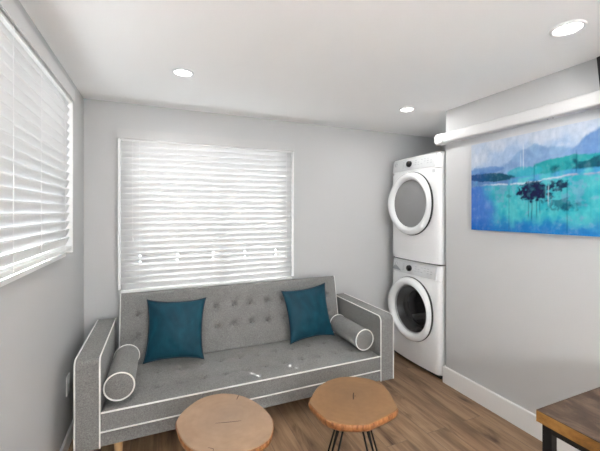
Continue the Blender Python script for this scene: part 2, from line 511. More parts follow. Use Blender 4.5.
# ------------------------------------------------------------------ sofa
SX0, SX1 = -.298, 1.568       # inner faces of the arms
AX0, AX1 = -.420, 1.690
SF = 2.12                      # front plane
sofa = empty('sofa', ((AX0 + AX1) / 2, 2.5, 0), 'grey tweed button tufted sofa with white piping under the back window', 'sofa')
SO = Vector(sofa.location)
def sp(name, bm, m, parent=None, smooth=True, angle=40):
    """sofa part built in world coordinates, shifted into the sofa's frame"""
    bmesh.ops.translate(bm, verts=bm.verts, vec=-SO)
    return obj(name, bm, m, parent or sofa, smooth, angle)

def pad(P, W, H, Tk, nx, ny, dimples, crown, rad, back=True, extra=None):
    """cushion: P(a, b, n) maps width/height/normal to world"""
    bm = bmesh.new(); F = []; B = []
    def n_of(a, b):
        e = 0.
        for d in (a, W - a, b, H - b):
            if d < rad: e += rad * (1 - math.sqrt(max(0, 1 - (1 - d / rad) ** 2)))
        z = Tk - min(e, rad * 1.3)
        z += crown * math.sin(PI * a / W) ** .5 * math.sin(PI * b / H)
        for (da, db, amp) in dimples:
            q = (a - da) ** 2 + (b - db) ** 2
            if q < .03:
                z -= amp * (.60 * math.exp(-q / .00035) + .40 * math.exp(-q / .0022))
                # puckers running out of the button
                z -= amp * .10 * math.exp(-q / .0016) * math.cos(5 * math.atan2(b - db, a - da) + da * 40)
        z += .004 * noise.noise(Vector((a * 7, b * 11, 1.3))) + .0016 * noise.noise(Vector((a * 24, b * 40, 4.3)))
        if extra: z += extra(a, b)
        return z
    for j in range(ny + 1):
        b = H * j / ny
        F.append([bm.verts.new(P(W * i / nx, b, n_of(W * i / nx, b))) for i in range(nx + 1)])
        B.append([bm.verts.new(P(W * i / nx, b, 0)) for i in range(nx + 1)])
    for j in range(ny):
        for i in range(nx):
            bm.faces.new((F[j][i], F[j][i + 1], F[j + 1][i + 1], F[j + 1][i]))
            bm.faces.new((B[j][i], B[j + 1][i], B[j + 1][i + 1], B[j][i + 1]))
    for j in range(ny):
        bm.faces.new((F[j][0], F[j + 1][0], B[j + 1][0], B[j][0])); bm.faces.new((F[j][nx], B[j][nx], B[j + 1][nx], F[j + 1][nx]))
    for i in range(nx):
        bm.faces.new((F[0][i], B[0][i], B[0][i + 1], F[0][i + 1])); bm.faces.new((F[ny][i], F[ny][i + 1], B[ny][i + 1], B[ny][i]))
    return bm

SW = SX1 - SX0
cols = [.150 + .1424 * k for k in range(12)]
# backrest: leans back from y 2.665 at the seat to 2.77 at the top
BXI, BXW = SX0 + .036, (SX1 - .040) - (SX0 + .036)
bb, bt = Vector((BXI, 2.665, .330)), Vector((BXI, 2.772, .835))
up = (bt - bb).normalized(); BH = (bt - bb).length
nrm = Vector((0, -up.z, up.y))
BT = .088
def PB(a, b, n):
    return bb + Vector((a, 0, 0)) + up * b + nrm * (n - BT)
rowsB = [.195, .350]
colsB = [c - .036 for c in cols]
dB = [(c, r, .030) for c in colsB for r in rowsB]
back = sp('backrest', pad(PB, BXW, BH, BT, 240, 66, dB, .012, .022), M['fabric'], None, True, 60)
def buttons(parent, spots, P, nz, normal, r=.0105):
    bm0 = bmesh.new(); lathe(bm0, [(.0006, .0052), (r * .5, .0046), (r * .85, .0026), (r, 0)], 14)
    rot = normal.to_track_quat('Z', 'Y').to_matrix().to_4x4()
    bmesh.ops.transform(bm0, matrix=rot, verts=bm0.verts)
    first = None
    for a, b in spots:
        p = P(a, b, nz) - SO
        if first is None:
            first = obj('button', bm0, M['button'], parent, True); first.location = p
        else:
            c = first.copy(); c.parent = parent; c.location = p; col.objects.link(c)
buttons(back, [(c, r) for c in colsB for r in rowsB], PB, BT - .013, nrm)
for a in (.002, BXW - .002):
    pts = [PB(a, b, BT - .012) for b in [BH * t / 10 for t in range(11)]]
    bm = bmesh.new(); tube(bm, pts, .0042, 8); sp('piping', bm, M['piping'], back)

# seat mattress
SZ0, SZF = .222, .326
def PS(a, b, n):
    return Vector((SX0 + .002 + a * (SW - .004) / SW, SF + .004 + b, SZ0 + n))
SD = .60
rowsS = [.175, .375]
dS = [(c, r, .018) for c in cols for r in rowsS]
seat = sp('seat_cushion', pad(PS, SW, SD, .106, 220, 76, dS, .008, .020, extra=lambda a, b: .006 * min(1, b / .3)), M['fabric'], None, True, 60)
buttons(seat, [(c, r) for c in cols for r in rowsS], PS, .107, Vector((0, 0, 1)), .009)
for yy, zz, rr in ((SF, SZF, .0050), (SF - .001, SZ0 - .002, .0045)):
    bm = bmesh.new(); tube(bm, [(SX0 + .003, yy, zz), (SX1 - .003, yy, zz)], rr, 8)
    sp('piping', bm, M['piping'], seat)
# base rail under the mattress
sp('base', box_bm(SX0, SX1, SF + .006, 2.80, .136, SZ0 - .003, .006), M['fabric'])
# arms
def arm(x0, x1):
    yb, zt, z0, rr = 2.875, .632, .134, .035
    def prof(off=0.):
        y0, z1 = SF + off, zt - off
        p = [(y0, z0)]
        for k in range(7):
            t = k / 6 * PI / 2
            p.append((y0 + rr - rr * math.cos(t), z1 - rr + rr * math.sin(t)))
        p += [(yb - off, z1), (yb - off, z0)]
        return p
    bm = bmesh.new(); prism_x(bm, prof(), x0, x1)
    bmesh.ops.bevel(bm, geom=[e for e in bm.edges if abs(e.verts[0].co.x - e.verts[1].co.x) < 1e-6], offset=.008, segments=3, affect='EDGES')
    a = sp('armrest', bm, M['fabric'], None, True, 50)
    for x in (x0 + .002, x1 - .002):
        bm = bmesh.new(); tube(bm, [(x, y - .0005, z) for y, z in prof(.001)[:-1]], .0042, 8)
        sp('piping', bm, M['piping'], a)
arm(AX0, SX0); arm(SX1, AX1)
for x, y in ((-.215, 2.185), (1.485, 2.185), (-.215, 2.74), (1.485, 2.74)):
    bm = bmesh.new(); lathe(bm, [(.017, 0), (.0185, .004), (.026, .134)], 20, origin=(x, y, 0), cap0=True, cap1=True)
    sp('leg', bm, M['pale_wood'], None, True, 40)

# bolsters
def bolster(x, y0, y1, r, z, label, yaw=0.):
    o = empty('bolster_cushion', (x, (y0 + y1) / 2, z), label, 'cushion', yaw)
    L = (y1 - y0) / 2
    prof = [(.001, -L - .010), (r * .5, -L - .008), (r * .9, -L - .003), (r, -L + .003)]
    for k in range(1, 12): prof.append((r * (1 + .012 * math.sin(PI * k / 12)), -L + 2 * L * k / 12))
    prof += [(r, L - .003), (r * .9, L + .003), (r * .5, L + .008), (.001, L + .010)]
    bm = bmesh.new(); lathe(bm, prof, 40, 'y')
    body = obj('cushion_body', bm, M['fabric'], o, True, 60)
    for yy in (-L, L):
        bm = bmesh.new(); tube(bm, [((r + .001) * math.cos(t), yy, (r + .001) * math.sin(t)) for t in [2 * PI * k / 40 for k in range(40)]], .0044, 8, True)
        obj('piping', bm, M['piping'], body, True)
bolster(-.206, 2.158, 2.590, .077, .438, 'grey cylindrical bolster with white piped ends lying against the left sofa arm', R(-.6))
bolster(1.473, 2.20, 2.615, .078, .439, 'grey cylindrical bolster with white piped ends lying against the right sofa arm', R(.6))

# throw pillows
def pillow(TL, TR, BR, BL, thick, label, seed):
    c = (Vector(TL) + Vector(TR) + Vector(BR) + Vector(BL)) / 4
    TL, TR, BR, BL = (Vector(p) - c for p in (TL, TR, BR, BL))
    o = empty('throw_pillow', c, label, 'pillow')
    nn = (TR - TL).cross(TL - BL).normalized()
    if nn.y > 0: nn = -nn
    N = 44
    bm = bmesh.new(); F = []; B = []
    def base(u, v):
        # edges drawn in between the corners
        uu = u + .062 * (1 - 2 * u) * (4 * v * (1 - v)) ** .8 * abs(1 - 2 * u) ** 1.5
        vv = v + .062 * (1 - 2 * v) * (4 * u * (1 - u)) ** .8 * abs(1 - 2 * v) ** 1.5
        return (BL * (1 - uu) + BR * uu) * (1 - vv) + (TL * (1 - uu) + TR * uu) * vv
    for j in range(N + 1):
        F.append([]); B.append([])
        for i in range(N + 1):
            u, v = i / N, j / N
            t = (max(0, math.sin(PI * u)) * max(0, math.sin(PI * v))) ** .55 * thick / 2
            w = .008 * noise.noise(Vector((u * 4 + seed, v * 4, seed))) + .004 * noise.noise(Vector((u * 9, v * 9 + seed, 2.)))
            e = min(1, 6 * min(u, 1 - u, v, 1 - v))
            # radial puckers that run in from the corners
            pk = .0 * math.sin(14 * math.atan2(v - .5, u - .5) + seed) * min(1, 2.2 * math.hypot(u - .5, v - .5)) * e
            p = base(u, v)
            edge = i in (0, N) or j in (0, N)
            f = bm.verts.new(p + nn * (0 if edge else t + w * e + pk))
            F[j].append(f)
            B[j].append(f if edge else bm.verts.new(p - nn * (t * .8 - w * e)))
    for j in range(N):
        for i in range(N):
            bm.faces.new((F[j][i], F[j][i + 1], F[j + 1][i + 1], F[j + 1][i]))
            bm.faces.new((B[j][i], B[j + 1][i], B[j + 1][i + 1], B[j][i + 1]))
    body = obj('cushion_cover', bm, M['velvet'], o, True)
    bm = bmesh.new()
    loop = [base(i / N, 0) for i in range(N)] + [base(1, j / N) for j in range(N)] + [base(1 - i / N, 1) for i in range(N)] + [base(0, 1 - j / N) for j in range(N)]
    tube(bm, loop, .0035, 6, True)
    obj('seam_edge', bm, M['seam'], body, True)
pillow((-.080, 2.680, .795), (.328, 2.600, .788), (.300, 2.492, .372), (-.103, 2.575, .372), .13,
       'square teal velvet pillow on the left half of the sofa beside the left bolster', 1.)
pillow((.945, 2.640, .772), (1.380, 2.690, .797), (1.392, 2.535, .372), (.971, 2.500, .372), .14,
       'square teal velvet pillow tilted against the right end of the sofa back', 5.)

# ------------------------------------------------------------------ tree slice stools
def stool(loc, outline, label, mat, crack, leg_angles):
    o = empty('side_table', (loc[0], loc[1], 0), label, 'side table', group='tree slice side tables')
    pts = smooth_closed([(x, y, 0) for x, y in outline], 5)
    Ht, th = .45, .040
    bm = bmesh.new()
    n = len(pts)
    inner = [bm.verts.new((p.x * .986, p.y * .986, Ht)) for p in pts]
    outer = [bm.verts.new((p.x, p.y, Ht - .003)) for p in pts]
    low = [bm.verts.new((p.x * .965, p.y * .965, Ht - th)) for p in pts]
    bm.faces.new(inner); bm.faces.new(low[::-1])
    for i in range(n):
        k = (i + 1) % n
        bm.faces.new((outer[i], outer[k], inner[k], inner[i])); bm.faces.new((low[i], low[k], outer[k], outer[i]))
    top = obj('table_top', bm, mat, o)
    bm = bmesh.new()
    rings = []
    for s, z in ((.990, Ht - .0035), (1.010, Ht - .006), (1.014, Ht - .016), (1.0, Ht - .028), (.975, Ht - th), (.962, Ht - th - .001)):
        rings.append([bm.verts.new(Vector((p.x * s, p.y * s, z)) + Vector((p.x, p.y, 0)).normalized() * .004 * noise.noise(Vector((p.x * 25, p.y * 25, z * 30)))) for p in pts])
    for a, b_ in zip(rings, rings[1:]):
        for i in range(n): bm.faces.new((a[i], a[(i + 1) % n], b_[(i + 1) % n], b_[i]))
    obj('bark_edge', bm, M['bark'], top, True, 60)
    for line, w in crack:
        bm = bmesh.new()
        L_ = [Vector((x, y, Ht + .0004)) for x, y in line]
        lft, rgt = [], []
        for i, p in enumerate(L_):
            t = (L_[min(i + 1, len(L_) - 1)] - L_[max(i - 1, 0)]).normalized(); q = Vector((-t.y, t.x, 0))
            ww = w * (.25 + .75 * math.sin(PI * (i + .5) / len(L_)))
            lft.append(bm.verts.new(p + q * ww)); rgt.append(bm.verts.new(p - q * ww))
        for i in range(len(L_) - 1): bm.faces.new((lft[i], lft[i + 1], rgt[i + 1], rgt[i]))
        obj('drying_crack', bm, M['crack'], top)
    for an in leg_angles:
        a = R(an); ca, sa = math.cos(a), math.sin(a)
        def P(rad, tang, z): return (ca * rad - sa * tang, sa * rad + ca * tang, z)
        bm = bmesh.new()
        pts_ = [P(.062, -.019, Ht - th - .003)]
        pts_ += [P(.196, -.018, .030), P(.199, -.013, .012), P(.200, 0, .006), P(.199, .013, .012), P(.196, .018, .030)]
        pts_ += [P(.062, .019, Ht - th - .003)]
        tube(bm, pts_, .0052, 8)
        # bolted plate under the slab
        q = [P(.045, -.034, 0), P(.095, -.034, 0), P(.095, .034, 0), P(.045, .034, 0)]
        a0 = [bm.verts.new((x, y, Ht - th - .0055)) for x, y, _ in q]; a1 = [bm.verts.new((x, y, Ht - th - .0012)) for x, y, _ in q]
        bm.faces.new(a0[::-1]); bm.faces.new(a1)
        for i in range(4): bm.faces.new((a0[i], a0[(i + 1) % 4], a1[(i + 1) % 4], a1[i]))
        obj('hairpin_leg', bm, M['black_metal'], o, True, 50)
stool((.288, 1.594), [(-.213, .034), (-.199, .117), (-.142, .193), (-.072, .240), (.022, .243), (.112, .187), (.175, .088), (.207, -.025), (.205, -.101), (.173, -.179), (.13, -.219), (.063, -.237), (-.039, -.225), (-.132, -.175), (-.187, -.090)],
      'pale tree slice side table with a radial crack at its rim, left of the pair', M['slice_l'],
      [([(.108, .187), (.098, .170), (.088, .150)], .0022), ([(-.045, -.008), (-.01, -.018), (.03, -.028), (.07, -.036)], .0018),
       ([(-.10, -.16), (-.092, -.165), (-.08, -.175), (-.082, -.19)], .0014)], (215, 305, 35, 125))
stool((.941, 1.510), [(-.213, .08), (-.097, .196), (.054, .232), (.19, .162), (.232, .045), (.178, -.125), (.144, -.167), (.027, -.195), (-.06, -.199), (-.163, -.148), (-.21, -.087), (-.226, .027)],
      'darker tan tree slice side table on black hairpin legs, right of the pair', M['slice_r'],
      [([(.036, .052), (.020, .030), (.008, .010), (-.002, -.005)], .0035), ([(.02, .015), (.03, .028)], .002)], (193, 283, 13, 103))

# ------------------------------------------------------------------ stacked washer and dryer (front faces -x)
def machine(name, loc, label, zc, is_washer):
    W, D, H = .648, .755, .972
    o = empty(name, loc, label, 'washing machine' if is_washer else 'dryer', R(-90))
    hw = W / 2
    def bow(x):
        e = abs(x) - (hw - .042)
        return -.022 * (1 - (x / hw) ** 2) + (.042 * (1 - math.sqrt(max(0, 1 - (e / .042) ** 2))) if e > 0 else 0)
    z0, z1 = (.035 if is_washer else .0), H
    # cabinet, front left open for the porthole plate
    bm = bmesh.new()
    sec = [(-hw, .046), (-hw, D), (hw, D), (hw, .046)]
    a = [bm.verts.new((x, y, z0)) for x, y in sec]; b_ = [bm.verts.new((x, y, z1)) for x, y in sec]
    for i in range(3): bm.faces.new((a[i], a[i + 1], b_[i + 1], b_[i]))
    # front plate: rings from the porthole out to the rounded rectangle
    RH = .212; n = 96
    zb, ztp = z0, .838
    def rect_pt(ang):
        c, s = math.cos(ang), math.sin(ang)
        k = min((hw / abs(c)) if abs(c) > 1e-6 else 9, ((ztp - zc) / s) if s > 1e-6 else (((zc - zb) / -s) if s < -1e-6 else 9))
        return c * k, zc + s * k
    rings = []
    angs = [2 * PI * k / n for k in range(n)]
    cor = [math.atan2(zz - zc, xx) % (2 * PI) for xx in (-hw, hw) for zz in (zb, ztp)]
    for cang in cor:
        k = min(range(n), key=lambda q: abs((angs[q] - cang + PI) % (2 * PI) - PI)); angs[k] = cang
    for t in (0, .15, .35, .6, .75, .82, .88, .92, .95, .97, .985, 1.):
        ring = []
        for ang in angs:
            px, pz = RH * math.cos(ang), zc + RH * math.sin(ang)
            qx, qz = rect_pt(ang)
            x = px + (qx - px) * t; z = pz + (qz - pz) * t
            y = bow(x) + .004 * t
            ring.append(bm.verts.new((x, y, z)))
        rings.append(ring)
    for p, q in zip(rings, rings[1:]):
        for k in range(n): bm.faces.new((p[k], p[(k + 1) % n], q[(k + 1) % n], q[k]))
    # side lips that join the bowed plate to the cabinet, roof and floor plates
    NX = 40
    xs = [-hw * math.cos(PI * i / NX) for i in range(NX + 1)]
    for zz in (z0, z1):
        f = [bm.verts.new((x, bow(x) + .004, zz)) for x in xs]; g = [bm.verts.new((x, D, zz)) for x in xs]
        for i in range(NX): bm.faces.new((f[i], f[i + 1], g[i + 1], g[i]))
    # head band behind the control panel
    f0 = [bm.verts.new((x, bow(x) + .003, ztp)) for x in xs]; f1 = [bm.verts.new((x, bow(x) + .020, z1 - .012)) for x in xs]; f2 = [bm.verts.new((x, bow(x) + .028, z1)) for x in xs]
    for i in range(NX):
        bm.faces.new((f0[i], f0[i + 1], f1[i + 1], f1[i])); bm.faces.new((f1[i], f1[i + 1], f2[i + 1], f2[i]))
    body = obj('cabinet', bm, M['white_gloss'], o, True, 35)
    if is_washer:
        bm = bmesh.new(); bx(bm, -hw + .015, hw - .015, .02, D - .02, .004, .036); 
        for fx in (-.27, .27):
            for fy in (.06, .68): lathe(bm, [(.022, 0), (.022, .012)], 14, origin=(fx, fy, 0), cap0=True, cap1=True)
        obj('plinth', bm, M['dark_gap'], o)
    else:
        bm = bmesh.new(); bx(bm, -hw + .02, hw - .02, .016, D - .02, -.009, -.0005)
        obj('stacking_strip', bm, M['dark_gap'], o)
    # control panel (silver) following the bow, tilted back
    def PP(x, t, off):
        z = ztp + .010 + t * (z1 - .022 - ztp)
        return Vector((x, bow(x) + .004 + .016 * t - off, z))
    bm = bmesh.new(); NPX = 20
    px0, px1 = -hw + .012, hw - .050
    fr = []; bk = []
    for t in (0, .08, .5, .92, 1.):
        offs = .007 if 0 < t < 1 else .004
        fr.append([bm.verts.new(PP(px0 + (px1 - px0) * i / NPX, t, offs)) for i in range(NPX + 1)])
        bk.append([bm.verts.new(PP(px0 + (px1 - px0) * i / NPX, t, -.003)) for i in range(NPX + 1)])
    for j in range(4):
        for i in range(NPX):
            bm.faces.new((fr[j][i], fr[j][i + 1], fr[j + 1][i + 1], fr[j + 1][i]))
        bm.faces.new((fr[j][0], fr[j + 1][0], bk[j + 1][0], bk[j][0])); bm.faces.new((fr[j][NPX], bk[j][NPX], bk[j + 1][NPX], fr[j + 1][NPX]))
    for i in range(NPX):
        bm.faces.new((fr[0][i], bk[0][i], bk[0][i + 1], fr[0][i + 1])); bm.faces.new((fr[4][i], fr[4][i + 1], bk[4][i + 1], bk[4][i]))
    panel = obj('control_panel', bm, M['panel_grey'], o, True, 40)
    kx = -.030
    bm = bmesh.new(); kp = PP(kx, .5, .007)
    lathe(bm, [(.001, -.026), (.022, -.025), (.027, -.021), (.029, 0)], 32, 'y', kp)
    obj('dial_knob', bm, M['black_gloss'], panel, True, 50)
    # rows of small printed cycle marks and touch keys
    for r_, t in enumerate((.34, .52, .70)):
        for k in range(6):
            x = .04 + k * .036
            if (k + r_) % 4 == 3: continue
            p = PP(x, t, .0078)
            obj('printed_mark', box_bm(p.x, p.x + .020, p.y, p.y + .001, p.z, p.z + .0035), M['panel_print'], panel)
    for k in range(5):
        p = PP(-.13, .25 + .12 * k, .0078); obj('printed_mark', box_bm(p.x, p.x + .022, p.y, p.y + .001, p.z, p.z + .003), M['panel_print'], panel)
    # swirl emblem at the left end
    p = PP(-.235, .62, .0085)
    bm = bmesh.new()
    tube(bm, [p + Vector((.017 * math.cos(t), 0, .017 * math.sin(t))) for t in [2 * PI * k / 24 for k in range(18)]], .0016, 6)
    obj('emblem_arc', bm, M['panel_print'], panel); bm = bmesh.new()
    tube(bm, [p + Vector((.014 * math.cos(t) - .004, 0, .011 * math.sin(t) - .004)) for t in [PI + 2 * PI * k / 24 for k in range(12)]], .0014, 6)
    obj('emblem_arc', bm, M['panel_print'], panel)
    if is_washer:
        bm = bmesh.new()
        e0 = []
        for k in range(15):
            x = -.30 + .15 * k / 14
            e0.append((x, .12 + .02 * math.sin(PI * k / 14), .12 + .36 * math.sin(PI * (k / 14) ** .7)))
        lo_ = [bm.verts.new(PP(x, a_, .0085)) for x, a_, _ in e0]; hi_ = [bm.verts.new(PP(x, c_, .0085)) for x, _, c_ in e0]
        for i in range(14): bm.faces.new((lo_[i], lo_[i + 1], hi_[i + 1], hi_[i]))
        dr = obj('detergent_drawer_grip', bm, M['panel_print'], panel)
    else:
        p = Vector((.245, bow(.245) - .0015, .795))
        obj('badge', box_bm(p.x, p.x + .034, p.y, p.y + .003, p.z, p.z + .030, .001), M['panel_grey'], o)
    # door ring: white torus-like bezel with a bulge for the handle on the left
    def rf(a, r, h):
        if r < .25: return 1.
        k = abs((a - PI + PI) % (2 * PI) - PI)
        kr = min(a, 2 * PI - a)
        return 1 + (.085 * math.exp(-(k / .45) ** 2) - .11 * math.exp(-(kr / .85) ** 2)) * (r - .25) / .04
    y0 = bow(0)
    bm = bmesh.new()
    lathe(bm, [(.288, y0 + .012), (.293, y0 - .012), (.290, y0 - .030), (.276, y0 - .046), (.254, y0 - .054), (.238, y0 - .050), (.227, y0 - .040), (.220, y0 - .022), (.218, y0 + .004)], 72, 'y', (0, 0, zc), rf)
    door = obj('door_ring', bm, M['white_gloss'], o, True, 60)
    bm = bmesh.new(); lathe(bm, [(.270, y0 + .014), (.2965, y0 + .012), (.2985, y0 - .002), (.294, y0 - .010)], 72, 'y', (0, 0, zc), rf)
    obj('door_seal', bm, M['black_rubber'], door, True, 60)
    if is_washer:
        bm = bmesh.new(); lathe(bm, [(.001, y0 - .020), (.08, y0 - .020), (.17, y0 - .018), (.2195, y0 - .014)], 60, 'y', (0, 0, zc))
        obj('door_glass', bm, M['washer_glass'], door, True)
        bm = bmesh.new(); lathe(bm, [(.214, y0 + .002), (.200, y0 + .03), (.178, y0 + .055), (.186, y0 + .075), (.165, y0 + .09), (.172, y0 + .12)], 60, 'y', (0, 0, zc))
        obj('bellows_gasket', bm, simple('grey_bellows', (.04, .04, .042), .25), o, True, 60)
        bm = bmesh.new()
        lathe(bm, [(.172, y0 + .12), (.245, y0 + .13), (.25, y0 + .15), (.25, y0 + .42), (.22, y0 + .44), (.06, y0 + .435), (.001, y0 + .42)], 60, 'y', (0, 0, zc))
        drum = obj('drum', bm, M['steel'], o, True, 40)
        for k in range(3):
            a = R(100 + 120 * k); bm = bmesh.new()
            c, s = math.cos(a), math.sin(a)
            v = []
            for (r1, tw) in ((.248, -.030), (.195, -.008), (.195, .008), (.248, .030)):
                for yy in (y0 + .16, y0 + .40): v.append(bm.verts.new((c * r1 - s * tw, yy, zc + s * r1 + c * tw)))
            for i in range(3): bm.faces.new((v[2 * i], v[2 * i + 1], v[2 * i + 3], v[2 * i + 2]))
            bm.faces.new((v[0], v[2], v[4], v[6])); bm.faces.new((v[1], v[7], v[5], v[3]))
            obj('drum_paddle', bm, M['plastic_white'], drum, True, 30)
    else:
        bm = bmesh.new(); lathe(bm, [(.001, y0 - .036), (.08, y0 - .035), (.15, y0 - .032), (.19, y0 - .027), (.2195, y0 - .020)], 60, 'y', (0, 0, zc))
        obj('door_glass', bm, M['grey_glass'], door, True)
    return o
MY = 2.474
machine('washing_machine', (2.20, MY, 0), 'white front loading washing machine with dark porthole, standing on the floor below the dryer', .530, True)
machine('tumble_dryer', (2.20, MY, .982), 'white tumble dryer with grey round door glass, stacked on top of the washing machine', .530, False)

# ------------------------------------------------------------------ duct cover along the right wall
pc = empty('pipe_cover', (XR, 1.0, 2.045), 'long white plastic pipe cover running along the right wall above the painting', 'pipe cover')
def cover_bm(y0, y1, dz, dx):
    bm = bmesh.new()
    prof = [(0, -dz)]
    for k in range(7):
        t = -PI / 2 + PI / 2 * k / 6; prof.append((-dx + .016 - .016 * math.cos(t) , -dz + .016 + .016 * math.sin(t)))
    for k in range(7):
        t = PI / 2 * k / 6; prof.append((-dx + .016 - .016 * math.cos(t), dz - .016 + .016 * math.sin(t)))
    prof.append((0, dz))
    a = [bm.verts.new((x, y0, z)) for x, z in prof]; b_ = [bm.verts.new((x, y1, z)) for x, z in prof]
    bm.faces.new(a); bm.faces.new(b_[::-1])
    for i in range(len(prof)): bm.faces.new((a[i], a[(i + 1) % len(prof)], b_[(i + 1) % len(prof)], b_[i]))
    return bm
obj('cover_channel', cover_bm(-1.6, .275, .041, .062), M['pipe'], pc, True, 40)
obj('cover_channel', cover_bm(.281, 1.105, .041, .062), M['pipe'], pc, True, 40)
obj('joint_sleeve', cover_bm(.255, .300, .0425, .0635), M['pipe'], pc, True, 40)
bm = cover_bm(1.085, 1.168, .044, .066)
bmesh.ops.bevel(bm, geom=[e for e in bm.edges if e.verts[0].co.y > 1.16 and e.verts[1].co.y > 1.16], offset=.012, segments=3, affect='EDGES')
obj('end_cap', bm, M['pipe'], pc, True, 50)
for y in (.262, .293):
    bm = bmesh.new(); lathe(bm, [(.001, -.003), (.004, -.003), (.005, 0)], 10, origin=(-.03, y, -.0425))
    obj('screw', bm, M['panel_print'], pc)

# ------------------------------------------------------------------ painting on the right wall
PW, PH, PT = 1.20, .640, .034
pa = empty('painting', (XR, 1.83, 1.300), 'unframed blue and turquoise abstract landscape canvas on the right wall', 'painting')
obj('canvas_frame', box_bm(-PT + .002, -.0005, -PW, 0, 0, PH, .002), M['canvas_edge'], pa)
def lerp(a, b, t): return tuple(x + (y - x) * t for x, y in zip(a, b))
def sstep(a, b, x):
    t = max(0, min(1, (x - a) / (b - a))); return t * t * (3 - 2 * t)
def fb(x, y, s=0.):
    return .6 * noise.noise(Vector((x, y, s))) + .3 * noise.noise(Vector((2.1 * x, 2.1 * y, s + 9))) + .15 * noise.noise(Vector((4.3 * x, 4.3 * y, s + 3)))
def srgb(r, g, b):
    return tuple(((c / 255 + .055) / 1.055) ** 2.4 if c > 10 else c / 3294 for c in (r, g, b))
C = {k: srgb(*v) for k, v in dict(sky=(212, 224, 240), sky2=(180, 204, 236), lav=(136, 168, 212), purp=(100, 138, 188), mist=(150, 186, 226), blue=(92, 140, 205), dblue=(62, 96, 150),
         teal=(70, 172, 178), dteal=(40, 92, 112), aqua=(104, 206, 214), turq=(72, 190, 205), sea=(90, 170, 222), violet=(92, 132, 216), deep=(62, 124, 206), ink=(46, 54, 84), white=(228, 236, 246), rose=(198, 176, 200)).items()}
def art(s, z):
    """s metres from the left edge, z metres above the lower edge"""
    s0 = s
    s += .018 * fb(s * 16, z * 16, 11.) + .008 * fb(s * 45, z * 45, 2.); z += .012 * fb(s * 13, z * 22, 5.) + .007 * fb(s * 50, z * 50, 8.)
    n4 = fb(s * 60, z * 14, 6.)
    n1 = fb(s * 5, z * 5, 1.); n2 = fb(s * 14, z * 9, 4.); n3 = fb(s * 26, z * 26, 7.)
    c = lerp(C['sky2'], C['sky'], sstep(-.25, .25, n1 + (z - .52) * 2))
    c = lerp(c, C['white'], .4 * sstep(.1, .4, n2))
    # pale violet and blue far hills
    top = .445 + .060 * sstep(.18, .42, s) + .050 * math.sin((s - .28) * 9) * sstep(.2, .35, s) * (1 - sstep(.55, .66, s)) + .03 * n2 + .085 * sstep(.66, .8, s)
    k = sstep(.012, -.012, z - top)
    c = lerp(c, lerp(lerp(C['lav'], C['mist'], sstep(-.3, .3, n2)), C['blue'], sstep(.60, .75, s) * .7), k * .9)
    top2 = .405 + .035 * n1 + .025 * math.sin(s * 17)
    k = sstep(.010, -.015, z - top2)
    c = lerp(c, lerp(C['purp'], C['sea'], sstep(-.2, .25, n2 + (s - .3))), k * .8)
    # teal hill on the right
    d = ((s - .66) / .22) ** 2 + ((z - .405) / .058) ** 2 + .5 * n2
    k = sstep(1.15, .85, d)
    c = lerp(c, lerp(C['dteal'], C['teal'], sstep(-.35, .1, n2 + .15)), k)
    d = ((s - .88) / .17) ** 2 + ((z - .40) / .045) ** 2 + .4 * n3
    c = lerp(c, C['dteal'], sstep(1.2, .8, d) * .85)
    d = ((s - .40) / .12) ** 2 + ((z - .395) / .035) ** 2 + .7 * n2
    c = lerp(c, C['turq'], sstep(1.2, .7, d) * .8)
    # dark spit of land on the left
    d = ((s - .12) / .20) ** 2 + ((z - (.372 + .02 * (1 - s / .3))) / .030) ** 2 + .8 * n2
    c = lerp(c, lerp(C['dblue'], C['dteal'], sstep(.03, .22, s)), sstep(1.2, .7, d) * .95)
    d = ((s - .10) / .16) ** 2 + ((z - .435) / .025) ** 2 + .8 * n1
    c = lerp(c, C['blue'], sstep(1.2, .6, d) * .6)
    # bright strip of water above the far bank
    hz = .322 + .020 * sstep(.30, .80, s) + .006 * math.sin(s * 12)
    k = sstep(-.004, .006, z - hz) * sstep(.045, .028, z - hz) * sstep(.26, .36, s)
    c = lerp(c, lerp(C['sea'], C['aqua'], sstep(-.2, .2, n2)), k * .9)
    # foreground water
    k = sstep(.004, -.010, z - hz)
    w = lerp(C['turq'], C['aqua'], sstep(-.35, .35, n2))
    w = lerp(w, C['teal'], .5 * sstep(.1, .5, n1))
    w = lerp(w, C['violet'], sstep(.25, .06, s + .18 * n1) * .95)
    w = lerp(w, C['deep'], sstep(.12, .02, z + .06 * n2) * .85)
    w = lerp(w, C['lav'], .45 * sstep(.25, .5, n3 + n1))
    c = lerp(c, w, k)
    k = math.exp(-((z - hz - .002) / .0055) ** 2) * sstep(-.3, .1, n3 + .1) * sstep(.05, .2, s)
    c = lerp(c, lerp(C['white'], C['rose'], sstep(.5, .75, s)), k * .85)
    # dark trees
    for (cs, cz, rs, rz, a) in ((.43, .262, .070, .055, 1.), (.50, .255, .065, .055, 1.), (.46, .30, .05, .03, .95), (.595, .292, .06, .030, .95), (.61, .185, .07, .04, .6), (.68, .16, .05, .03, .4), (.30, .245, .018, .012, .35)):
        d = ((s - cs) / rs) ** 2 + ((z - cz) / rz) ** 2 + 2.2 * fb(s * 40, z * 40, cs * 30) + .5 * n2
        c = lerp(c, lerp(C['ink'], C['dteal'], sstep(-.1, .4, n3)), sstep(1.5, .3, d) * a)
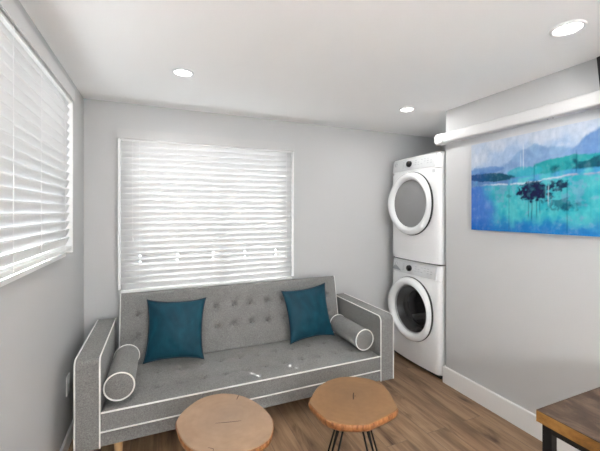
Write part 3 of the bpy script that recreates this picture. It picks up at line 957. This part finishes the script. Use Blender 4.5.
    for (cs, z0, z1, a, kc) in ((.425, .10, .24, .6, 'ink'), (.445, .085, .24, .7, 'ink'), (.475, .10, .24, .6, 'ink'), (.495, .12, .22, .5, 'ink'), (.295, .01, .30, .4, 'dteal'), (.393, .42, .58, .7, 'white'), (.375, .43, .52, .5, 'white'),
                            (.645, .02, .33, .5, 'dteal'), (.694, .36, .48, .6, 'dteal'), (.53, .20, .33, .6, 'aqua'), (.545, .18, .30, .6, 'white'), (.46, .34, .44, .5, 'dteal'), (.76, .10, .30, .3, 'teal')):
        c = lerp(c, C[kc], a * math.exp(-((s0 - cs - .004 * n2) / .0034) ** 2) * sstep(z0 - .02, z0 + .02, z) * sstep(z1 + .02, z1 - .02, z))
    k = .07 * n4 + .10 * n3
    c = lerp(c, C['white'] if k > 0 else C['dblue'], min(.35, abs(k) * 1.5))
    c = tuple(max(0, (x - .045) * .74) for x in c)
    return c
bm = bmesh.new()
NU, NV = 260, 140
g = [[bm.verts.new((-PT, -PW * i / NU, PH * j / NV)) for i in range(NU + 1)] for j in range(NV + 1)]
for j in range(NV):
    for i in range(NU): bm.faces.new((g[j][i], g[j][i + 1], g[j + 1][i + 1], g[j + 1][i]))
o = obj('painted_canvas', bm, M['paint'], pa, recalc=False)
at = o.data.color_attributes.new('paint', 'FLOAT_COLOR', 'POINT')
buf = []
for v in o.data.vertices:
    buf += [*art(-v.co.y, v.co.z), 1.]
at.data.foreach_set('color', buf)

# ------------------------------------------------------------------ wall mounted screen, only its far edge is in the photo
tv = empty('wall_screen', (XR, .524, 1.95), 'black wall mounted screen tilted down, its edge showing at the upper right photo edge', 'screen')
tilt = Matrix.Rotation(R(-11), 4, 'Y')
bm = box_bm(-.035, .0, -.47, .47, -.56, 0, .004)
bmesh.ops.transform(bm, matrix=Matrix.Translation((-.105, 0, .290)) @ tilt, verts=bm.verts)
case = obj('screen_case', bm, M['black_metal'], tv)
bm = box_bm(-.0362, -.0345, -.455, .455, -.54, -.018)
bmesh.ops.transform(bm, matrix=Matrix.Translation((-.105, 0, .290)) @ tilt, verts=bm.verts)
obj('display', bm, M['black_gloss'], case)
bm = box_bm(-.16, -.001, -.05, .05, -.06, .06)
obj('wall_bracket', bm, M['black_metal'], tv)

# ------------------------------------------------------------------ desk in the right foreground
TX0, TX1, TY0, TY1, TZ = 1.205, 1.905, -.42, .748, .75
dk = empty('desk', ((TX0 + TX1) / 2, (TY0 + TY1) / 2, 0), 'rustic brown board desk on a black metal frame at the lower right corner', 'desk')
DO = Vector(dk.location)
def dp(name, bm, m, parent=None):
    bmesh.ops.translate(bm, verts=bm.verts, vec=-DO); return obj(name, bm, m, parent or dk)
top = dp('desk_top', box_bm(TX0 + .004, TX1 - .004, TY0 + .004, TY1 - .004, TZ - .038, TZ - .0032, .0), M['rustic'])
dp('board_face', box_bm(TX0, TX1, TY0, TY1, TZ - .0031, TZ, .001), M['rustic'], top)
bm = bmesh.new()
for a in ((TX0, TX0 + .004, TY0, TY1), (TX1 - .004, TX1, TY0, TY1), (TX0 + .004, TX1 - .004, TY0, TY0 + .004), (TX0 + .004, TX1 - .004, TY1 - .004, TY1)):
    bx(bm, *a, TZ - .040, TZ - .0032)
dp('edge_band', bm, M['rustic_edge'], top)
for x in (TX0 + .012, TX1 - .042):
    for y in (TY0 + .012, TY1 - .042):
        dp('leg', box_bm(x, x + .03, y, y + .03, 0, TZ - .040, .002), M['black_metal'])
bm = bmesh.new()
for x in (TX0 + .014, TX1 - .040): bx(bm, x, x + .026, TY0 + .042, TY1 - .042, TZ - .066, TZ - .0405)
for y in (TY0 + .014, TY1 - .040): bx(bm, TX0 + .042, TX1 - .042, y, y + .026, TZ - .066, TZ - .0405)
dp('frame_rail', bm, M['black_metal'])

# ------------------------------------------------------------------ wall outlet on the left wall
ou = empty('wall_outlet', (XL, 2.445, .375), 'white wall outlet plate low on the left wall beside the sofa arm', 'outlet')
pl = obj('cover_plate', box_bm(.0003, .007, -.036, .036, -.058, .058, .003), M['plastic_white'], ou)
for z in (-.022, .022):
    bm = bmesh.new(); lathe(bm, [(.001, .009), (.015, .009), (.017, .006)], 20, 'x', (0, 0, z))
    obj('socket', bm, M['trim'], pl, True)

# ------------------------------------------------------------------ light
w = bpy.data.worlds.new('World'); scene.world = w; w.use_nodes = True
bg = w.node_tree.nodes['Background']
bg.inputs['Color'].default_value = (.93, .97, 1.0, 1); bg.inputs['Strength'].default_value = 1.8
def lamp(name, kind, loc, energy, size=.1, color=(1, 1, 1), rot=(0, 0, 0), spread=None):
    l = bpy.data.lights.new(name, kind); l.energy = energy; l.color = color
    if kind == 'AREA':
        l.shape = 'DISK'; l.size = size
        if spread: l.spread = spread
    o = bpy.data.objects.new(name, l); col.objects.link(o); o.location = loc; o.rotation_euler = rot
    return o
s = bpy.data.lights.new('sun', 'SUN'); s.energy = 18.; s.angle = R(.15); s.color = (1, .97, .93)
so = bpy.data.objects.new('sun', s); col.objects.link(so); so.location = (0, 6, 6)
so.rotation_euler = Vector((-.50, .75, .80)).to_track_quat('Z', 'Y').to_euler()
for x, y in ((.135, 2.146), (1.886, 2.195), (1.739, .940), (.135, .94), (.3, -1.2), (1.7, -1.2)):  # last three are unseen, added for fill without fixtures
    lamp('downlight_and_fill', 'AREA', (x, y, ZC - .014), 1.7, .10, (1, .99, .97))

# daylight portals in the four window openings (they guide sky sampling, they give no light of their own)
def portal(loc, rot, sx, sy):
    l = bpy.data.lights.new('daylight_portal', 'AREA'); l.shape = 'RECTANGLE'; l.size = sx; l.size_y = sy; l.cycles.is_portal = True
    o = bpy.data.objects.new('daylight_portal', l); col.objects.link(o); o.location = loc; o.rotation_euler = rot
portal(((DX0 + DX1) / 2, YC - .12, DZ1 / 2), (R(90), 0, R(180)), DX1 - DX0, DZ1)
portal((XL - .125, (RY0 + RY1) / 2, (RZ0 + RZ1) / 2), (R(90), 0, R(-90)), RY1 - RY0, RZ1 - RZ0)
portal((XL - .125, (LY0 + LY1) / 2, (LZ0 + LZ1) / 2), (R(90), 0, R(-90)), LY1 - LY0, LZ1 - LZ0)
portal(((BX0 + BX1) / 2, YB + .125, (BZ0 + BZ1) / 2), (R(90), 0, 0), BX1 - BX0, BZ1 - BZ0)

# unseen globe lamp added behind the camera as fill for ceiling and walls
fl = empty('added_fill_lamp', (.45, -1.15, 0), 'added unseen fill lamp with a glowing globe in the rear half of the room', 'fill lamp')
bm = bmesh.new(); lathe(bm, [(.001, 0), (.13, 0), (.135, .008), (.12, .022), (.02, .03), (.001, .03)], 32); obj('base', bm, M['plastic_white'], fl, True, 40)
bm = bmesh.new(); lathe(bm, [(.012, .028), (.012, 1.335)], 16, cap0=True, cap1=True); obj('pole', bm, M['plastic_white'], fl, True, 40)
bm = bmesh.new(); lathe(bm, [(.012, 1.33), (.06, 1.335), (.062, 1.352), (.02, 1.355)], 24); obj('collar', bm, M['plastic_white'], fl, True, 40)
bm = bmesh.new(); bmesh.ops.create_icosphere(bm, subdivisions=3, radius=.16, matrix=Matrix.Translation((0, 0, 1.505))); obj('fill_globe', bm, M['globe'], fl, True)
lg = lamp('added_fill_light', 'POINT', (.45, -1.15, 1.505), 135, color=(.95, .98, 1)); lg.data.shadow_soft_size = .168

# ------------------------------------------------------------------ camera
cd = bpy.data.cameras.new('camera'); cam = bpy.data.objects.new('camera', cd); col.objects.link(cam)
cam.location = (0, 0, 1.434); cam.rotation_euler = (R(90), 0, R(-22.9))
cd.sensor_width = 36; cd.sensor_fit = 'HORIZONTAL'; cd.lens = 36 * 334 / 600
cd.shift_y = (212 - 225.5) / 600
cd.clip_start = .02
scene.camera = cam

scene.view_settings.view_transform = 'Standard'
scene.view_settings.look = 'None'
scene.view_settings.gamma = 1
scene.view_settings.exposure = 1.2
scene.view_settings.use_curve_mapping = False
scene.cycles.use_denoising = True
scene.cycles.use_light_tree = False
scene.cycles.caustics_reflective = False
scene.cycles.use_adaptive_sampling = False
scene.cycles.denoising_prefilter = 'ACCURATE'
scene.cycles.max_bounces = 10
scene.cycles.diffuse_bounces = 6
scene.cycles.transparent_max_bounces = 12
scene.cycles.sample_clamp_indirect = 8
